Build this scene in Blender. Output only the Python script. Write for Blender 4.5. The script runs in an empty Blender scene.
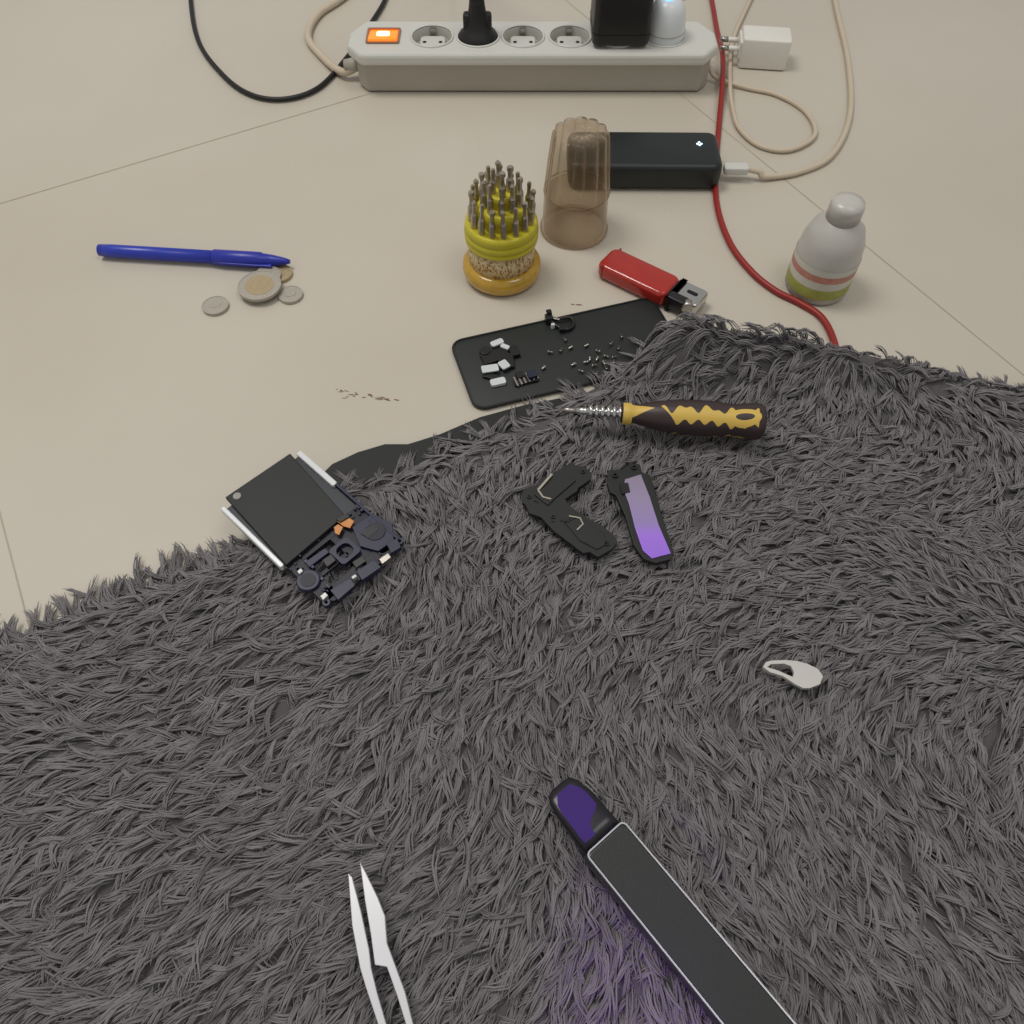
import bpy, bmesh, math, random
import numpy as np
from mathutils import Vector, Matrix
random.seed(4); rng=np.random.default_rng(7)
D=bpy.data; SC=bpy.context.scene
SC.view_settings.view_transform='Standard'

# ---------------------------------------------------------------- survey
FOC=804.0; TH=math.radians(57.0); CH=0.39       # lens (px), tilt, camera height (m)
def G(px,py,z=0.0):
    """point of the real scene (metres) at height z surveyed from the photo"""
    x=(px-512)/FOC; v=(py-512)/FOC
    t=(CH-z)/(math.sin(TH)+math.cos(TH)*v)
    return (x*t,(math.cos(TH)-math.sin(TH)*v)*t)
def GP(l,z): return [G(a,b,z) for a,b in l]

# ---------------------------------------------------------------- materials
def lin(c):
    c=c/255.0
    return c/12.92 if c<=0.04045 else ((c+0.055)/1.055)**2.4
def S(r,g,b): return (lin(r),lin(g),lin(b),1)
MC={}
def pm(name,col,rough=0.5,metal=0.0,var=0.08,scale=60,bump=0.0,bscale=400,spec=0.5,trans=0.0,emit=None,es=0,coat=0,sheen=0):
    if name in MC: return MC[name]
    m=D.materials.new(name); m.use_nodes=True; nt=m.node_tree; N=nt.nodes; L=nt.links
    b=N['Principled BSDF']
    b.inputs['Roughness'].default_value=rough; b.inputs['Metallic'].default_value=metal
    b.inputs['Specular IOR Level'].default_value=spec
    b.inputs['Transmission Weight'].default_value=trans
    b.inputs['Coat Weight'].default_value=coat
    b.inputs['Sheen Weight'].default_value=sheen
    tc=N.new('ShaderNodeTexCoord')
    no=N.new('ShaderNodeTexNoise'); no.inputs['Scale'].default_value=scale; no.inputs['Detail'].default_value=4
    L.new(tc.outputs['Object'],no.inputs['Vector'])
    mx=N.new('ShaderNodeMix'); mx.data_type='RGBA'
    a=[max(0,c*(1-var)) for c in col[:3]]+[1]; c2=[min(1,c*(1+var)) for c in col[:3]]+[1]
    mx.inputs[6].default_value=a; mx.inputs[7].default_value=c2
    L.new(no.outputs['Fac'],mx.inputs[0]); L.new(mx.outputs[2],b.inputs['Base Color'])
    if bump>0:
        n2=N.new('ShaderNodeTexNoise'); n2.inputs['Scale'].default_value=bscale; n2.inputs['Detail'].default_value=3
        L.new(tc.outputs['Object'],n2.inputs['Vector'])
        bp=N.new('ShaderNodeBump'); bp.inputs['Strength'].default_value=bump; bp.inputs['Distance'].default_value=0.0005
        L.new(n2.outputs['Fac'],bp.inputs['Height']); L.new(bp.outputs[0],b.inputs['Normal'])
    if emit:
        b.inputs['Emission Color'].default_value=emit; b.inputs['Emission Strength'].default_value=es
    MC[name]=m; return m

# ---------------------------------------------------------------- mesh helpers
def link(o): SC.collection.objects.link(o); return o
def mo(name,vs,fs,mat,smooth=False):
    me=D.meshes.new(name); me.from_pydata([tuple(v) for v in vs],[],fs); me.update()
    bm=bmesh.new(); bm.from_mesh(me); bmesh.ops.recalc_face_normals(bm,faces=bm.faces); bm.to_mesh(me); bm.free()
    if mat: me.materials.append(mat)
    if smooth:
        for p in me.polygons: p.use_smooth=True
    return link(D.objects.new(name,me))
def bev(o,w,seg=3,ang=40):
    m=o.modifiers.new('bevel','BEVEL'); m.width=w; m.segments=seg; m.limit_method='ANGLE'; m.angle_limit=math.radians(ang)
    for p in o.data.polygons: p.use_smooth=True
    m.harden_normals=False
    return o
def prism(name,pts,z0,z1,mat,bevel=0,seg=2):
    n=len(pts)
    vs=[(x,y,z0) for x,y in pts]+[(x,y,z1) for x,y in pts]
    fs=[list(range(n))[::-1],list(range(n,2*n))]+[[i,(i+1)%n,n+(i+1)%n,n+i] for i in range(n)]
    o=mo(name,vs,fs,mat)
    if bevel>0:
        bev(o,bevel,seg,50)
        for p in o.data.polygons: p.use_smooth=False
    return o
def rrect(cx,cy,lx,ly,r,ang=0,seg=5):
    pts=[]; ca,sa=math.cos(ang),math.sin(ang)
    for k,(sx,sy) in enumerate([(1,1),(-1,1),(-1,-1),(1,-1)]):
        ox=sx*(lx/2-r); oy=sy*(ly/2-r)
        for i in range(seg+1):
            a=math.pi/2*(k+i/seg)
            x=ox+r*math.cos(a); y=oy+r*math.sin(a)
            pts.append((cx+x*ca-y*sa,cy+x*sa+y*ca))
    return pts
def circ(cx,cy,r,n=24): return [(cx+r*math.cos(2*math.pi*i/n),cy+r*math.sin(2*math.pi*i/n)) for i in range(n)]
def ringm(name,outer,inner,z0,z1,mat,bevel=0):
    n=len(outer); vs=[(x,y,z0) for x,y in outer]+[(x,y,z0) for x,y in inner]+[(x,y,z1) for x,y in outer]+[(x,y,z1) for x,y in inner]
    fs=[]
    for i in range(n):
        j=(i+1)%n
        fs+=[[i,j,2*n+j,2*n+i],[n+i,3*n+i,3*n+j,n+j],[2*n+i,2*n+j,3*n+j,3*n+i],[i,n+i,n+j,j]]
    o=mo(name,vs,fs,mat)
    if bevel: bev(o,bevel,2,50)
    return o
def lathe(name,prof,loc,mat,segs=32,rmod=None,smooth=True,M=None,capb=True,capt=True):
    vs=[];fs=[]
    for r,z in prof:
        for i in range(segs):
            a=2*math.pi*i/segs; rr=r if rmod is None else rmod(r,z,a)
            vs.append(Vector((rr*math.cos(a),rr*math.sin(a),z)))
    for k in range(len(prof)-1):
        for i in range(segs):
            j=(i+1)%segs; fs.append([k*segs+i,k*segs+j,(k+1)*segs+j,(k+1)*segs+i])
    if capb: fs.append(list(range(segs))[::-1])
    if capt: fs.append([(len(prof)-1)*segs+i for i in range(segs)])
    if M is not None: vs=[M@v for v in vs]
    vs=[v+Vector(loc) for v in vs]
    o=mo(name,vs,fs,mat)
    if smooth:
        for p in o.data.polygons: p.use_smooth=len(p.vertices)==4
    return o
def catmull(P,sub=8):
    P=[np.array(p,float) for p in P]; P=[2*P[0]-P[1]]+P+[2*P[-1]-P[-2]]; out=[]
    for i in range(1,len(P)-2):
        for k in range(sub):
            t=k/sub; a,b,c,d=P[i-1:i+3]
            out.append(.5*((2*b)+(-a+c)*t+(2*a-5*b+4*c-d)*t*t+(-a+3*b-3*c+d)*t**3))
    out.append(P[-2]); return out
def tube(name,pts,r,mat,segs=10,sub=8,rf=None):
    C=catmull(pts,sub) if sub>1 else [np.array(p,float) for p in pts]
    vs=[];fs=[];n=len(C); up=np.array([0,0,1.0]); prev=None
    for i in range(n):
        t=C[min(i+1,n-1)]-C[max(i-1,0)]; t/=np.linalg.norm(t)+1e-12
        if prev is None:
            a=np.cross(t,up)
            if np.linalg.norm(a)<1e-3: a=np.array([1.0,0,0])
        else: a=prev-t*np.dot(prev,t)
        a/=np.linalg.norm(a); prev=a; b=np.cross(t,a)
        rr=r if rf is None else r*rf(i/(n-1))
        for k in range(segs):
            q=2*math.pi*k/segs; vs.append(C[i]+rr*(a*math.cos(q)+b*math.sin(q)))
    for i in range(n-1):
        for k in range(segs):
            j=(k+1)%segs; fs.append([i*segs+k,i*segs+j,(i+1)*segs+j,(i+1)*segs+k])
    fs.append(list(range(segs))[::-1]); fs.append([(n-1)*segs+k for k in range(segs)])
    return mo(name,vs,fs,mat,True)
def group(name,parts):
    bpy.context.view_layer.update()
    lo=Vector((9,9,9)); hi=Vector((-9,-9,-9))
    for p in parts:
        for c in p.bound_box:
            w=p.matrix_world@Vector(c)
            for i in range(3): lo[i]=min(lo[i],w[i]); hi[i]=max(hi[i],w[i])
    e=link(D.objects.new(name,None)); e.empty_display_size=0.01
    c=Vector(((lo.x+hi.x)/2,(lo.y+hi.y)/2,lo.z)); e.location=c
    for p in parts:
        p.parent=e; p.matrix_parent_inverse=Matrix.Translation(-c)
    return e
def bake(o):
    bpy.context.view_layer.update()
    dg=bpy.context.evaluated_depsgraph_get()
    me=D.meshes.new_from_object(o.evaluated_get(dg)); o.modifiers.clear(); o.data=me
def cut(o,cutters):
    for c in cutters:
        m=o.modifiers.new('b','BOOLEAN'); m.operation='DIFFERENCE'; m.object=c; m.solver='EXACT'
    bake(o)
    for c in cutters: D.objects.remove(c)
def frame(origin,ax):
    ax=Vector((ax[0],ax[1])).normalized(); ay=Vector((-ax.y,ax.x))
    return lambda a,b:(origin[0]+a*ax.x+b*ay.x, origin[1]+a*ax.y+b*ay.y)
def fp(F,l): return [F(a,b) for a,b in l]
def frr(F,cx,cy,lx,ly,r,seg=4,ang=0): return [F(a,b) for a,b in rrect(cx,cy,lx,ly,r,ang,seg)]

# ---------------------------------------------------------------- floor
m=D.materials.new('beige_tile'); m.use_nodes=True; nt=m.node_tree; N=nt.nodes; L=nt.links; b=N['Principled BSDF']
tc=N.new('ShaderNodeTexCoord'); n1=N.new('ShaderNodeTexNoise'); n1.inputs['Scale'].default_value=3; n1.inputs['Detail'].default_value=6
L.new(tc.outputs['Object'],n1.inputs['Vector'])
cr=N.new('ShaderNodeValToRGB'); cr.color_ramp.elements[0].position=.3; cr.color_ramp.elements[1].position=.7
cr.color_ramp.elements[0].color=S(191,183,168); cr.color_ramp.elements[1].color=S(202,195,181)
L.new(n1.outputs['Fac'],cr.inputs[0]); L.new(cr.outputs[0],b.inputs['Base Color'])
n2=N.new('ShaderNodeTexNoise'); n2.inputs['Scale'].default_value=14; n2.inputs['Detail'].default_value=5; L.new(tc.outputs['Object'],n2.inputs['Vector'])
mr=N.new('ShaderNodeMapRange'); mr.inputs[3].default_value=.22; mr.inputs[4].default_value=.4; L.new(n2.outputs['Fac'],mr.inputs[0]); L.new(mr.outputs[0],b.inputs['Roughness'])
floor=mo('floor',[(-2,-2,-.02),(2,-2,-.02),(2,2,-.02),(-2,2,-.02),(-2,-2,0),(2,-2,0),(2,2,0),(-2,2,0)],[[3,2,1,0],[4,5,6,7],[0,1,5,4],[1,2,6,5],[2,3,7,6],[3,0,4,7]],m)
grout=pm('grout',S(174,164,148),.8,var=.15,scale=30)
stain=pm('dried_stain',S(120,88,66),.7,var=.4,scale=300)
fparts=[]
F=frame(G(224,137),(.1025,.0579))
for k in range(-3,3):
    fparts.append(mo('grout_line',[(*F(-2,k*.6-.0005),.0002),(*F(2,k*.6-.0005),.0002),(*F(2,k*.6+.0005),.0002),(*F(-2,k*.6+.0005),.0002)],[[0,1,2,3]],grout))
for k in (-.8325,-.2325,.3675,.9675):
    fparts.append(mo('grout_line',[(*F(k-.0004,-1.6),.0002),(*F(k+.0004,-1.6),.0002),(*F(k+.0004,1.6),.0002),(*F(k-.0004,1.6),.0002)],[[0,1,2,3]],grout))
for (px,py,n) in [(340,391,3),(352,393,5),(366,396,4),(378,398,4),(392,401,3),(575,303,2),(350,397,3)]:
    for i in range(n):
        x,y=G(px+random.uniform(-6,6),py+random.uniform(-2,2))
        a0=random.uniform(-.5,.1); l=random.uniform(.0006,.003); w=random.uniform(.0002,.0006)
        FF=frame((x,y),(math.cos(a0),math.sin(a0)))
        pts=[FF(l*math.cos(q)*random.uniform(.7,1),w*math.sin(q)*random.uniform(.6,1)) for q in np.linspace(0,2*math.pi,9)[:-1]]
        fparts.append(mo('stain',[(*p,.0003) for p in pts],[list(range(8))],stain))
for o in fparts: o.parent=floor

# ---------------------------------------------------------------- common materials
white=pm('white_plastic',S(205,205,198),.35,var=.04,scale=40)
whitedirty=pm('aged_white_plastic',S(172,166,154),.5,var=.1,scale=25)
black=pm('black_plastic',S(22,22,23),.4,var=.2)
blackm=pm('matte_black',S(22,24,24),.55,var=.12,scale=90)
rubber=pm('black_rubber',S(16,16,17),.5,var=.2)
chrome=pm('chrome',S(200,200,198),.22,1.0,var=.05)
steel=pm('steel',S(170,165,158),.35,1.0,var=.15,scale=300)
dark=pm('dark_hole',S(8,8,8),.8)

# ---------------------------------------------------------------- power strip
parts=[]
zt=.036
def hexs(x0,x1,y0,y1,c,cy): # chamfered-end outline
    return [(x0+c,y0),(x1-c,y0),(x1,y0+cy),(x1,y1-cy*1.3),(x1-c,y1),(x0+c,y1),(x0,y1-cy*1.3),(x0,y0+cy)]
base=prism('base',hexs(-.1335,.1705,.6905,.737,.008,.010),.001,.0265,whitedirty,.0015)
top=prism('top_cover',hexs(-.1395,.1745,.6845,.741,.012,.016),.0255,zt,white,.0032,3)
sx=[-.0681,-.029,.0094,.0494,.0894,.1295]; sy=.713
bake(top)
cut(top,[prism('c',circ(x,sy,.0170,40),.0275,.05,None) for x in sx])
for p in top.data.polygons: p.use_smooth=False
if not top.data.materials: top.data.materials.append(white)
parts+=[base,top]
for x in sx:
    parts.append(lathe('socket_rim',[(.0170,0),(.0188,0),(.0188,.0012),(.0180,.0019),(.0170,.0012)],(x,sy,zt-.0004),white,40,capb=False,capt=False))
    parts.append(prism('socket_floor',circ(x,sy,.0172,32),.0266,.0279,whitedirty))
    parts.append(prism('socket_island',rrect(x,sy,.0215,.0215,.004),.0275,.0315,white,.001))
    for dx in (-.0095,.0095):
        parts.append(prism('pin_hole',circ(x+dx*.72,sy,.0017,14),.0313,.0317,dark))
    for dy in (-.0150,.0150):
        parts.append(prism('ground_clip',rrect(x,sy+dy,.005,.002,.0005),.028,.0355,steel))
orange=pm('lit_orange_switch',S(255,120,30),.25,emit=S(255,105,25),es=1.6)
glow=pm('switch_neon',S(255,225,170),.3,emit=S(255,215,140),es=3.5)
parts.append(ringm('switch_bezel',rrect(-.1095,.713,.0285,.0245,.002),rrect(-.1095,.713,.0245,.0205,.001),zt-.001,zt+.0015,pm('brown_trim',S(150,110,80),.4)))
X0,X1,Y0,Y1=-.1215,-.0975,.703,.723
v=[(X0,Y0,zt-.002),(X1,Y0,zt-.002),(X1,Y1,zt-.002),(X0,Y1,zt-.002),(X0,Y0,zt+.0035),(X1,Y0,zt+.0035),(X1,Y1,zt+.0008),(X0,Y1,zt+.0008)]
r=mo('rocker_switch',v,[[3,2,1,0],[4,5,6,7],[0,1,5,4],[1,2,6,5],[2,3,7,6],[3,0,4,7]],orange); bev(r,.0008); parts.append(r)
parts.append(prism('neon_lamp',rrect(-.1095,.7125,.011,.008,.002),zt+.0018,zt+.0030,glow,.0004))
cabm=pm('beige_cable',S(200,186,164),.5,var=.06)
c=[(-.134,.712,.012),(-.15,.713,.006),(*G(322,56,.004),.0035),(*G(308,36,.004),.0035),(*G(318,14,.004),.0035),(*G(345,-5,.004),.0035),(*G(400,-50,.004),.0035),(*G(480,-80,.004),.0035)]
parts.append(tube('power_cord',c,.0033,cabm))
parts.append(lathe('cord_grommet',[(.0055,0),(.0055,.006),(.004,.014)],(-.133,.712,.013),whitedirty,20,M=Matrix.Rotation(-math.pi/2,3,'Y')))
group('power_strip',parts)

# plug in 2nd socket
x=sx[1]
pl=[lathe('plug_body',[(.0165,0),(.0165,.004),(.0155,.007),(.012,.010),(.0085,.018),(.0065,.030),(.0060,.036)],(x,sy,.0322),rubber,32)]
pl.append(prism('plug_grip',rrect(x,sy,.024,.010,.003),.037,.055,rubber,.002))
for i in range(6): pl.append(lathe('strain_ring',[(.0048,0),(.0064-.0003*i,.0008),(.0064-.0003*i,.0022),(.0048,.003)],(x,sy,.066+.0042*i),rubber,20))
pl.append(tube('plug_cord',[(x,sy,.064),(x,sy,.09),(x-.001,sy+.012,.125),(x-.004,sy+.06,.14),(x-.02,sy+.13,.08),(x-.04,sy+.2,.006),(x-.1,sy+.3,.0032),(x-.3,sy+.35,.0032)],.0029,rubber))
group('power_plug',pl)
# black charger in the 5th socket
ch=[bev(prism('charger_body',rrect(.0905,.714,.047,.045,.005),.0385,.085,black),.002)]
ch.append(prism('charger_neck',circ(.0894,sy,.0160,28),.0322,.0387,black))
ch.append(prism('seam',rrect(.0905,.714,.0476,.0456,.005),.047,.0477,rubber))
group('phone_charger',ch)
# round white plug
bl=pm('blue_led',S(40,150,255),.3,emit=S(40,160,255),es=5)
wp=[lathe('plug_dome',[(.0165,0),(.0168,.004),(.0168,.010),(.0160,.018),(.0142,.026),(.0112,.0315),(.006,.0345),(.002,.035)],(sx[5],sy,.0325),pm('bright_white',S(215,220,222),.3,var=.03),36)]
wp.append(prism('led',circ(sx[5]-.001,sy-.002,.0038,16),.0672,.0686,bl,.0005))
wp.append(lathe('seam_ring',[(.0166,0),(.0172,.0006),(.0166,.0012)],(sx[5],sy,.042),whitedirty,36,capb=False,capt=False))
group('night_light_plug',wp)

# black cord on the floor
z=.0026
group('black_power_cord',[tube('cord',[(*G(392,-60,z),z),(*G(388,-10,z),z),(*G(372,22,z),z),(*G(345,60,z),z),(*G(318,88,z),z),(*G(285,99,z),z),(*G(252,95,z),z),(*G(224,76,z),z),(*G(198,40,z),z),(*G(190,-10,z),z),(*G(192,-60,z),z)],.0021,rubber,sub=10)])

# white charger + cable on the right
F=frame(G(762,47,.014),(1,-.12))
wa=pm('adapter_white',S(226,223,215),.3,var=.04)
ad=[bev(prism('adaptor_body',frr(F,.002,0,.042,.026,.003),.0008,.026,wa),.0015)]
for s in (-.0075,.0075):
    ad.append(tube('pin',[(*F(-.017,s),.015),(*F(-.036,s),.015)],.0022,wa,sub=1))
    ad.append(tube('pin_tip',[(*F(-.030,s),.015),(*F(-.037,s),.015)],.00225,steel,sub=1))
ad.append(prism('pin_base',frr(F,-.019,0,.004,.022,.001),.008,.022,wa,.0005))
ad.append(prism('usb_port',frr(F,.0225,0,.002,.012,.0003),.011,.016,dark))
group('usb_wall_adapter',ad)
z=.0024
wc=tube('cable',[(.1725,.712,.012),(.180,.705,.005),(*G(748,88,z),z),(*G(778,95,z),z),(*G(806,112,z),z),(*G(815,135,z),z),(*G(790,150,z),z),(*G(760,146,z),z),(*G(739,128,z),z),(*G(732,106,z),z),(*G(729,92,z),.0065),(*G(730,68,z),z),(*G(733,40,z),z),(*G(748,5,z),z),(*G(770,-40,z),z)],.0019,cabm)
group('beige_cable',[wc])
F=frame(G(722,168,.01),(1,-.03))
uc=[bev(prism('usb_plug',frr(F,.011,0,.019,.009,.002),.0065,.0125,white),.001),
    tube('cable',[(*F(.02,0),.0095),(*F(.03,0),.007),(*G(765,178,z),z+.001),(*G(800,172,z),z),(*G(832,155,z),z),(*G(850,115,z),z),(*G(848,60,z),z),(*G(835,0,z),z),(*G(830,-50,z),z)],.0023,cabm)]
group('usb_cable',uc)

# ---------------------------------------------------------------- power bank
p0=G(718,190,.002)
F=frame(((p0[0]),(p0[1])),(-1,.01))
Lb=.118; Wb=.048
pb=[bev(prism('body',frr(F,Lb/2-.001,-Wb/2,Lb,Wb,.008),.001,.022,pm('powerbank_shell',S(21,28,28),.42,var=.1,bump=.1)),.005,5)]
led=pm('white_led',S(200,215,235),.3,emit=S(190,215,255),es=2)
for a,b_ in [(.0135,-.029),(.0150,-.0275),(.0150,-.031),(.0165,-.029)]:
    pb.append(prism('indicator',[F(q[0],q[1]) for q in circ(a,b_,.0009,10)],.0218,.0224,led))
group('power_bank',pb)

# ---------------------------------------------------------------- bit holder
cx,cy=-.0072,.4575
yel=pm('yellow_plastic',S(200,188,45),.4,var=.06)
amb=pm('amber_plastic',S(190,150,48),.2,var=.35,scale=120,coat=.4)
lm=D.materials.new('printed_label'); lm.use_nodes=True; nt=lm.node_tree; N=nt.nodes; L=nt.links; b=N['Principled BSDF']
tc=N.new('ShaderNodeTexCoord'); mp=N.new('ShaderNodeMapping'); mp.inputs['Scale'].default_value=(700,700,420); L.new(tc.outputs['Object'],mp.inputs[0])
vn=N.new('ShaderNodeTexNoise'); vn.inputs['Scale'].default_value=1; vn.inputs['Detail'].default_value=2; L.new(mp.outputs[0],vn.inputs['Vector'])
cr=N.new('ShaderNodeValToRGB'); cr.color_ramp.interpolation='CONSTANT'; e=cr.color_ramp.elements; e[0].position=0; e[0].color=S(212,195,150); e[1].position=.54; e[1].color=S(160,110,60)
L.new(vn.outputs['Fac'],cr.inputs[0]); L.new(cr.outputs[0],b.inputs['Base Color']); b.inputs['Roughness'].default_value=.5
bh=[lathe('base',[(.0245,.0005),(.0268,.003),(.0278,.007),(.0274,.0105),(.0255,.0130),(.0230,.0138)],(cx,cy,0),amb,48),
    lathe('label_band',[(.0230,.0135),(.0230,.0310)],(cx,cy,0),lm,48),
    lathe('collar',[(.0226,.0300),(.0248,.0310),(.0252,.0335),(.0241,.0345),(.0252,.0357),(.0252,.0385),(.0239,.0397),(.0248,.0410),(.0244,.0445),(.0232,.0460)],(cx,cy,0),yel,48),
    lathe('tier_middle',[(.0160,.0455),(.0158,.0570),(.0150,.0578)],(cx,cy,0),yel,48,rmod=lambda r,z,a:r*(1+.05*math.cos(12*a))),
    lathe('tier_upper',[(.0085,.0575),(.0083,.0655),(.0075,.0662)],(cx,cy,0),yel,30)]
bitm=pm('bit_steel',S(182,172,160),.33,.9,var=.2,scale=200)
def bit(x,y,z,h,ang,kind):
    M=Matrix.Rotation(random.uniform(-.05,.05),3,'X')@Matrix.Rotation(random.uniform(-.05,.05),3,'Y')
    prof=[(.0022,0),(.0022,h*.50),(.0017,h*.55),(.0013,h*.62),(.0013,h*.80)]
    if kind==0: prof+=[(.0018,h*.84),(.0018,h*.93),(.0005,h)]
    elif kind==1: prof+=[(.0015,h*.9),(.0012,h)]
    else: prof+=[(.0020,h*.85),(.0020,h)]
    return lathe('bit',prof,(x,y,z),bitm,6,smooth=False,M=M)
for i in range(16):
    a=2*math.pi*i/16+.1; bh.append(bit(cx+.0203*math.cos(a),cy+.0203*math.sin(a),.0455,random.uniform(.0205,.0230),a,i%3))
for i in range(10):
    a=2*math.pi*i/10+.35; bh.append(bit(cx+.0122*math.cos(a),cy+.0122*math.sin(a),.0570,random.uniform(.0200,.0225),a,(i+1)%3))
for i in range(4):
    a=2*math.pi*i/4+.2; bh.append(bit(cx+.0055*math.cos(a),cy+.0055*math.sin(a),.0655,random.uniform(.0170,.0205),a,(i+2)%3))
group('screwdriver_bit_holder',bh)

# ---------------------------------------------------------------- clear cover
gm=D.materials.new('smoky_clear_plastic'); gm.use_nodes=True; nt=gm.node_tree; N=nt.nodes; L=nt.links
b=N['Principled BSDF']; b.inputs['Base Color'].default_value=S(172,152,126); b.inputs['Roughness'].default_value=.12; b.inputs['Coat Weight'].default_value=.6
tr=N.new('ShaderNodeBsdfTransparent'); tr.inputs[0].default_value=(.90,.85,.78,1)
fr=N.new('ShaderNodeLayerWeight'); fr.inputs[0].default_value=.5
pw=N.new('ShaderNodeMath'); pw.operation='POWER'; pw.inputs[1].default_value=2.0; L.new(fr.outputs['Facing'],pw.inputs[0])
m2=N.new('ShaderNodeMath'); m2.operation='MULTIPLY'; m2.inputs[1].default_value=.85; L.new(pw.outputs[0],m2.inputs[0])
tcn=N.new('ShaderNodeTexCoord'); nn=N.new('ShaderNodeTexNoise'); nn.inputs['Scale'].default_value=50; L.new(tcn.outputs['Object'],nn.inputs['Vector'])
ma=N.new('ShaderNodeMath'); ma.operation='MULTIPLY_ADD'; ma.inputs[1].default_value=.16; ma.inputs[2].default_value=.10; L.new(nn.outputs['Fac'],ma.inputs[0])
md=N.new('ShaderNodeMath'); md.operation='ADD'; md.use_clamp=True; L.new(m2.outputs[0],md.inputs[0]); L.new(ma.outputs[0],md.inputs[1])
mx=N.new('ShaderNodeMixShader'); L.new(md.outputs[0],mx.inputs[0]); L.new(tr.outputs[0],mx.inputs[1]); L.new(b.outputs[0],mx.inputs[2]); L.new(mx.outputs[0],N['Material Output'].inputs[0])
ccx,ccy=.0463,.507
def flute(r,z,a):
    if z<.0325: return r
    k=min(1,(z-.0325)/.002)
    if z>.0770: k*=.35
    return r*(1+k*(.17*abs(math.cos(5.5*a+.3))**.6-.13)) if False else r*(1+k*(.17*abs(math.cos(6*a+.3))**.6-.13))
prof=[(.0246,.0004),(.0246,.002),(.0240,.003),(.0236,.016),(.0233,.031),(.0233,.0325),(.0228,.0350),(.0218,.045),(.0209,.056),(.0199,.066),(.0191,.073),(.0184,.0765),(.0135,.0775),(.0065,.0775),(.0060,.0765),(.0030,.0765)]
cv=lathe('shell',prof,(ccx,ccy,0),gm,144,rmod=flute,capb=False)
cv2=lathe('rim',[(.0246,.0),(.0254,.0004),(.0254,.0022),(.0246,.003)],(ccx,ccy,0),gm,64,capb=False,capt=False)
cv3=lathe('inner_band',[(.0225,.0006),(.0221,.016),(.0218,.0320)],(ccx,ccy,0),gm,64,capb=False,capt=False)
cv4=lathe('step_ring',[(.0234,.0315),(.0240,.0325),(.0234,.0335)],(ccx,ccy,0),gm,64,capb=False,capt=False)
group('clear_case_cover',[cv,cv2,cv3,cv4])

# ---------------------------------------------------------------- lighter
a0=G(605,257,.010); a1=G(700,302,.010)
F=frame(a0,(a1[0]-a0[0],a1[1]-a0[1])); LL=math.hypot(a1[0]-a0[0],a1[1]-a0[1])
red=pm('red_translucent',S(184,40,28),.2,var=.18,scale=90,trans=.2,coat=.4)
lt=[bev(prism('fuel_body',frr(F,LL*.365,0,LL*.73,.0245,.006),.0008,.0125,red),.0035,5)]
lt.append(prism('base_line',frr(F,LL*.07,0,.0012,.0247,.0002),.003,.0122,pm('dark_red',S(140,20,12),.3)))
lt.append(bev(prism('collar',frr(F,LL*.76,0,.006,.0235,.004),.0015,.0120,black),.001))
lt.append(bev(prism('metal_hood',frr(F,LL*.89,.0015,.019,.0190,.003),.0015,.0120,chrome),.0018))
lt.append(prism('hood_slot',frr(F,LL*.90,.0025,.008,.003,.0012),.0119,.0122,dark))
lt.append(bev(prism('gas_button',frr(F,LL*.83,-.0075,.014,.0075,.002),.003,.0128,black),.001))
Mw=Matrix.Rotation(math.pi/2,3,'X')
lt.append(lathe('spark_wheel',[(.0035,-.003),(.0042,-.0022),(.0042,.0022),(.0035,.003)],(*F(LL*.93,-.0075),.009),steel,24,M=Mw))
group('cigarette_lighter',lt)

# ---------------------------------------------------------------- pen
blue=pm('blue_plastic',S(38,48,160),.35,var=.1)
p0=G(290,262,.0055); p1=G(224,258,.0055)
F=frame(p0,(p1[0]-p0[0],p1[1]-p0[1]))
def along(F,prof,z,name,mat,segs=20,off=0):
    o0=F(0,off); o1=F(1,off); d=Vector((o1[0]-o0[0],o1[1]-o0[1],0)).normalized()
    M=d.to_track_quat('Z','Y').to_matrix()
    return lathe(name,prof,(o0[0],o0[1],z),mat,segs,M=M)
pn=[along(F,[(.0014,0),(.0026,.004),(.0040,.012),(.0048,.020),(.0055,.021),(.0055,.055),(.0048,.056)],.0058,'cap',blue),
    along(F,[(.0046,.055),(.0046,.13),(.0042,.14)],.0058,'barrel',pm('pen_barrel',S(42,58,172),.3)),
    prism('clip',fp(F,[(.012,.0035),(.05,.0035),(.05,.0062),(.012,.0065)]),.0045,.0062,blue,.0004)]
group('ballpoint_pen',pn)
# coins
silver=pm('coin_silver',S(176,170,158),.45,.45,var=.15,scale=500,bump=.5,bscale=900)
cgold=pm('coin_brass',S(178,160,126),.45,.4,var=.15,scale=500,bump=.5,bscale=900)
def coin(px,py,r,z,inner):
    x,y=G(px,py,z); mb=cgold if inner=='b' else silver
    ps=[prism('disc',circ(x,y,r,48),z,z+.0018,mb),ringm('edge_rim',circ(x,y,r,48),circ(x,y,r*.94,48),z+.0016,z+.0020,mb)]
    if inner=='a': ps.append(prism('center',circ(x,y,r*.66,40),z+.0016,z+.00195,cgold))
    pts=[(x+r*.36*(1+.25*math.sin(2*t+1))*math.cos(t),y+r*.36*(1+.25*math.sin(2*t+1))*math.sin(t)) for t in np.linspace(0,2*math.pi,15)[:-1]]
    ps.append(prism('relief',pts,z+.0017,z+.0021,cgold if inner!='s' else silver,.0001))
    group('coin',ps)
coin(280,275,.0090,.0003,'b'); coin(268,277,.0095,.0022,'s'); coin(260,287,.0150,.0043,'a'); coin(291,296,.0085,.0003,'s'); coin(216,307,.0090,.0003,'s')

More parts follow.
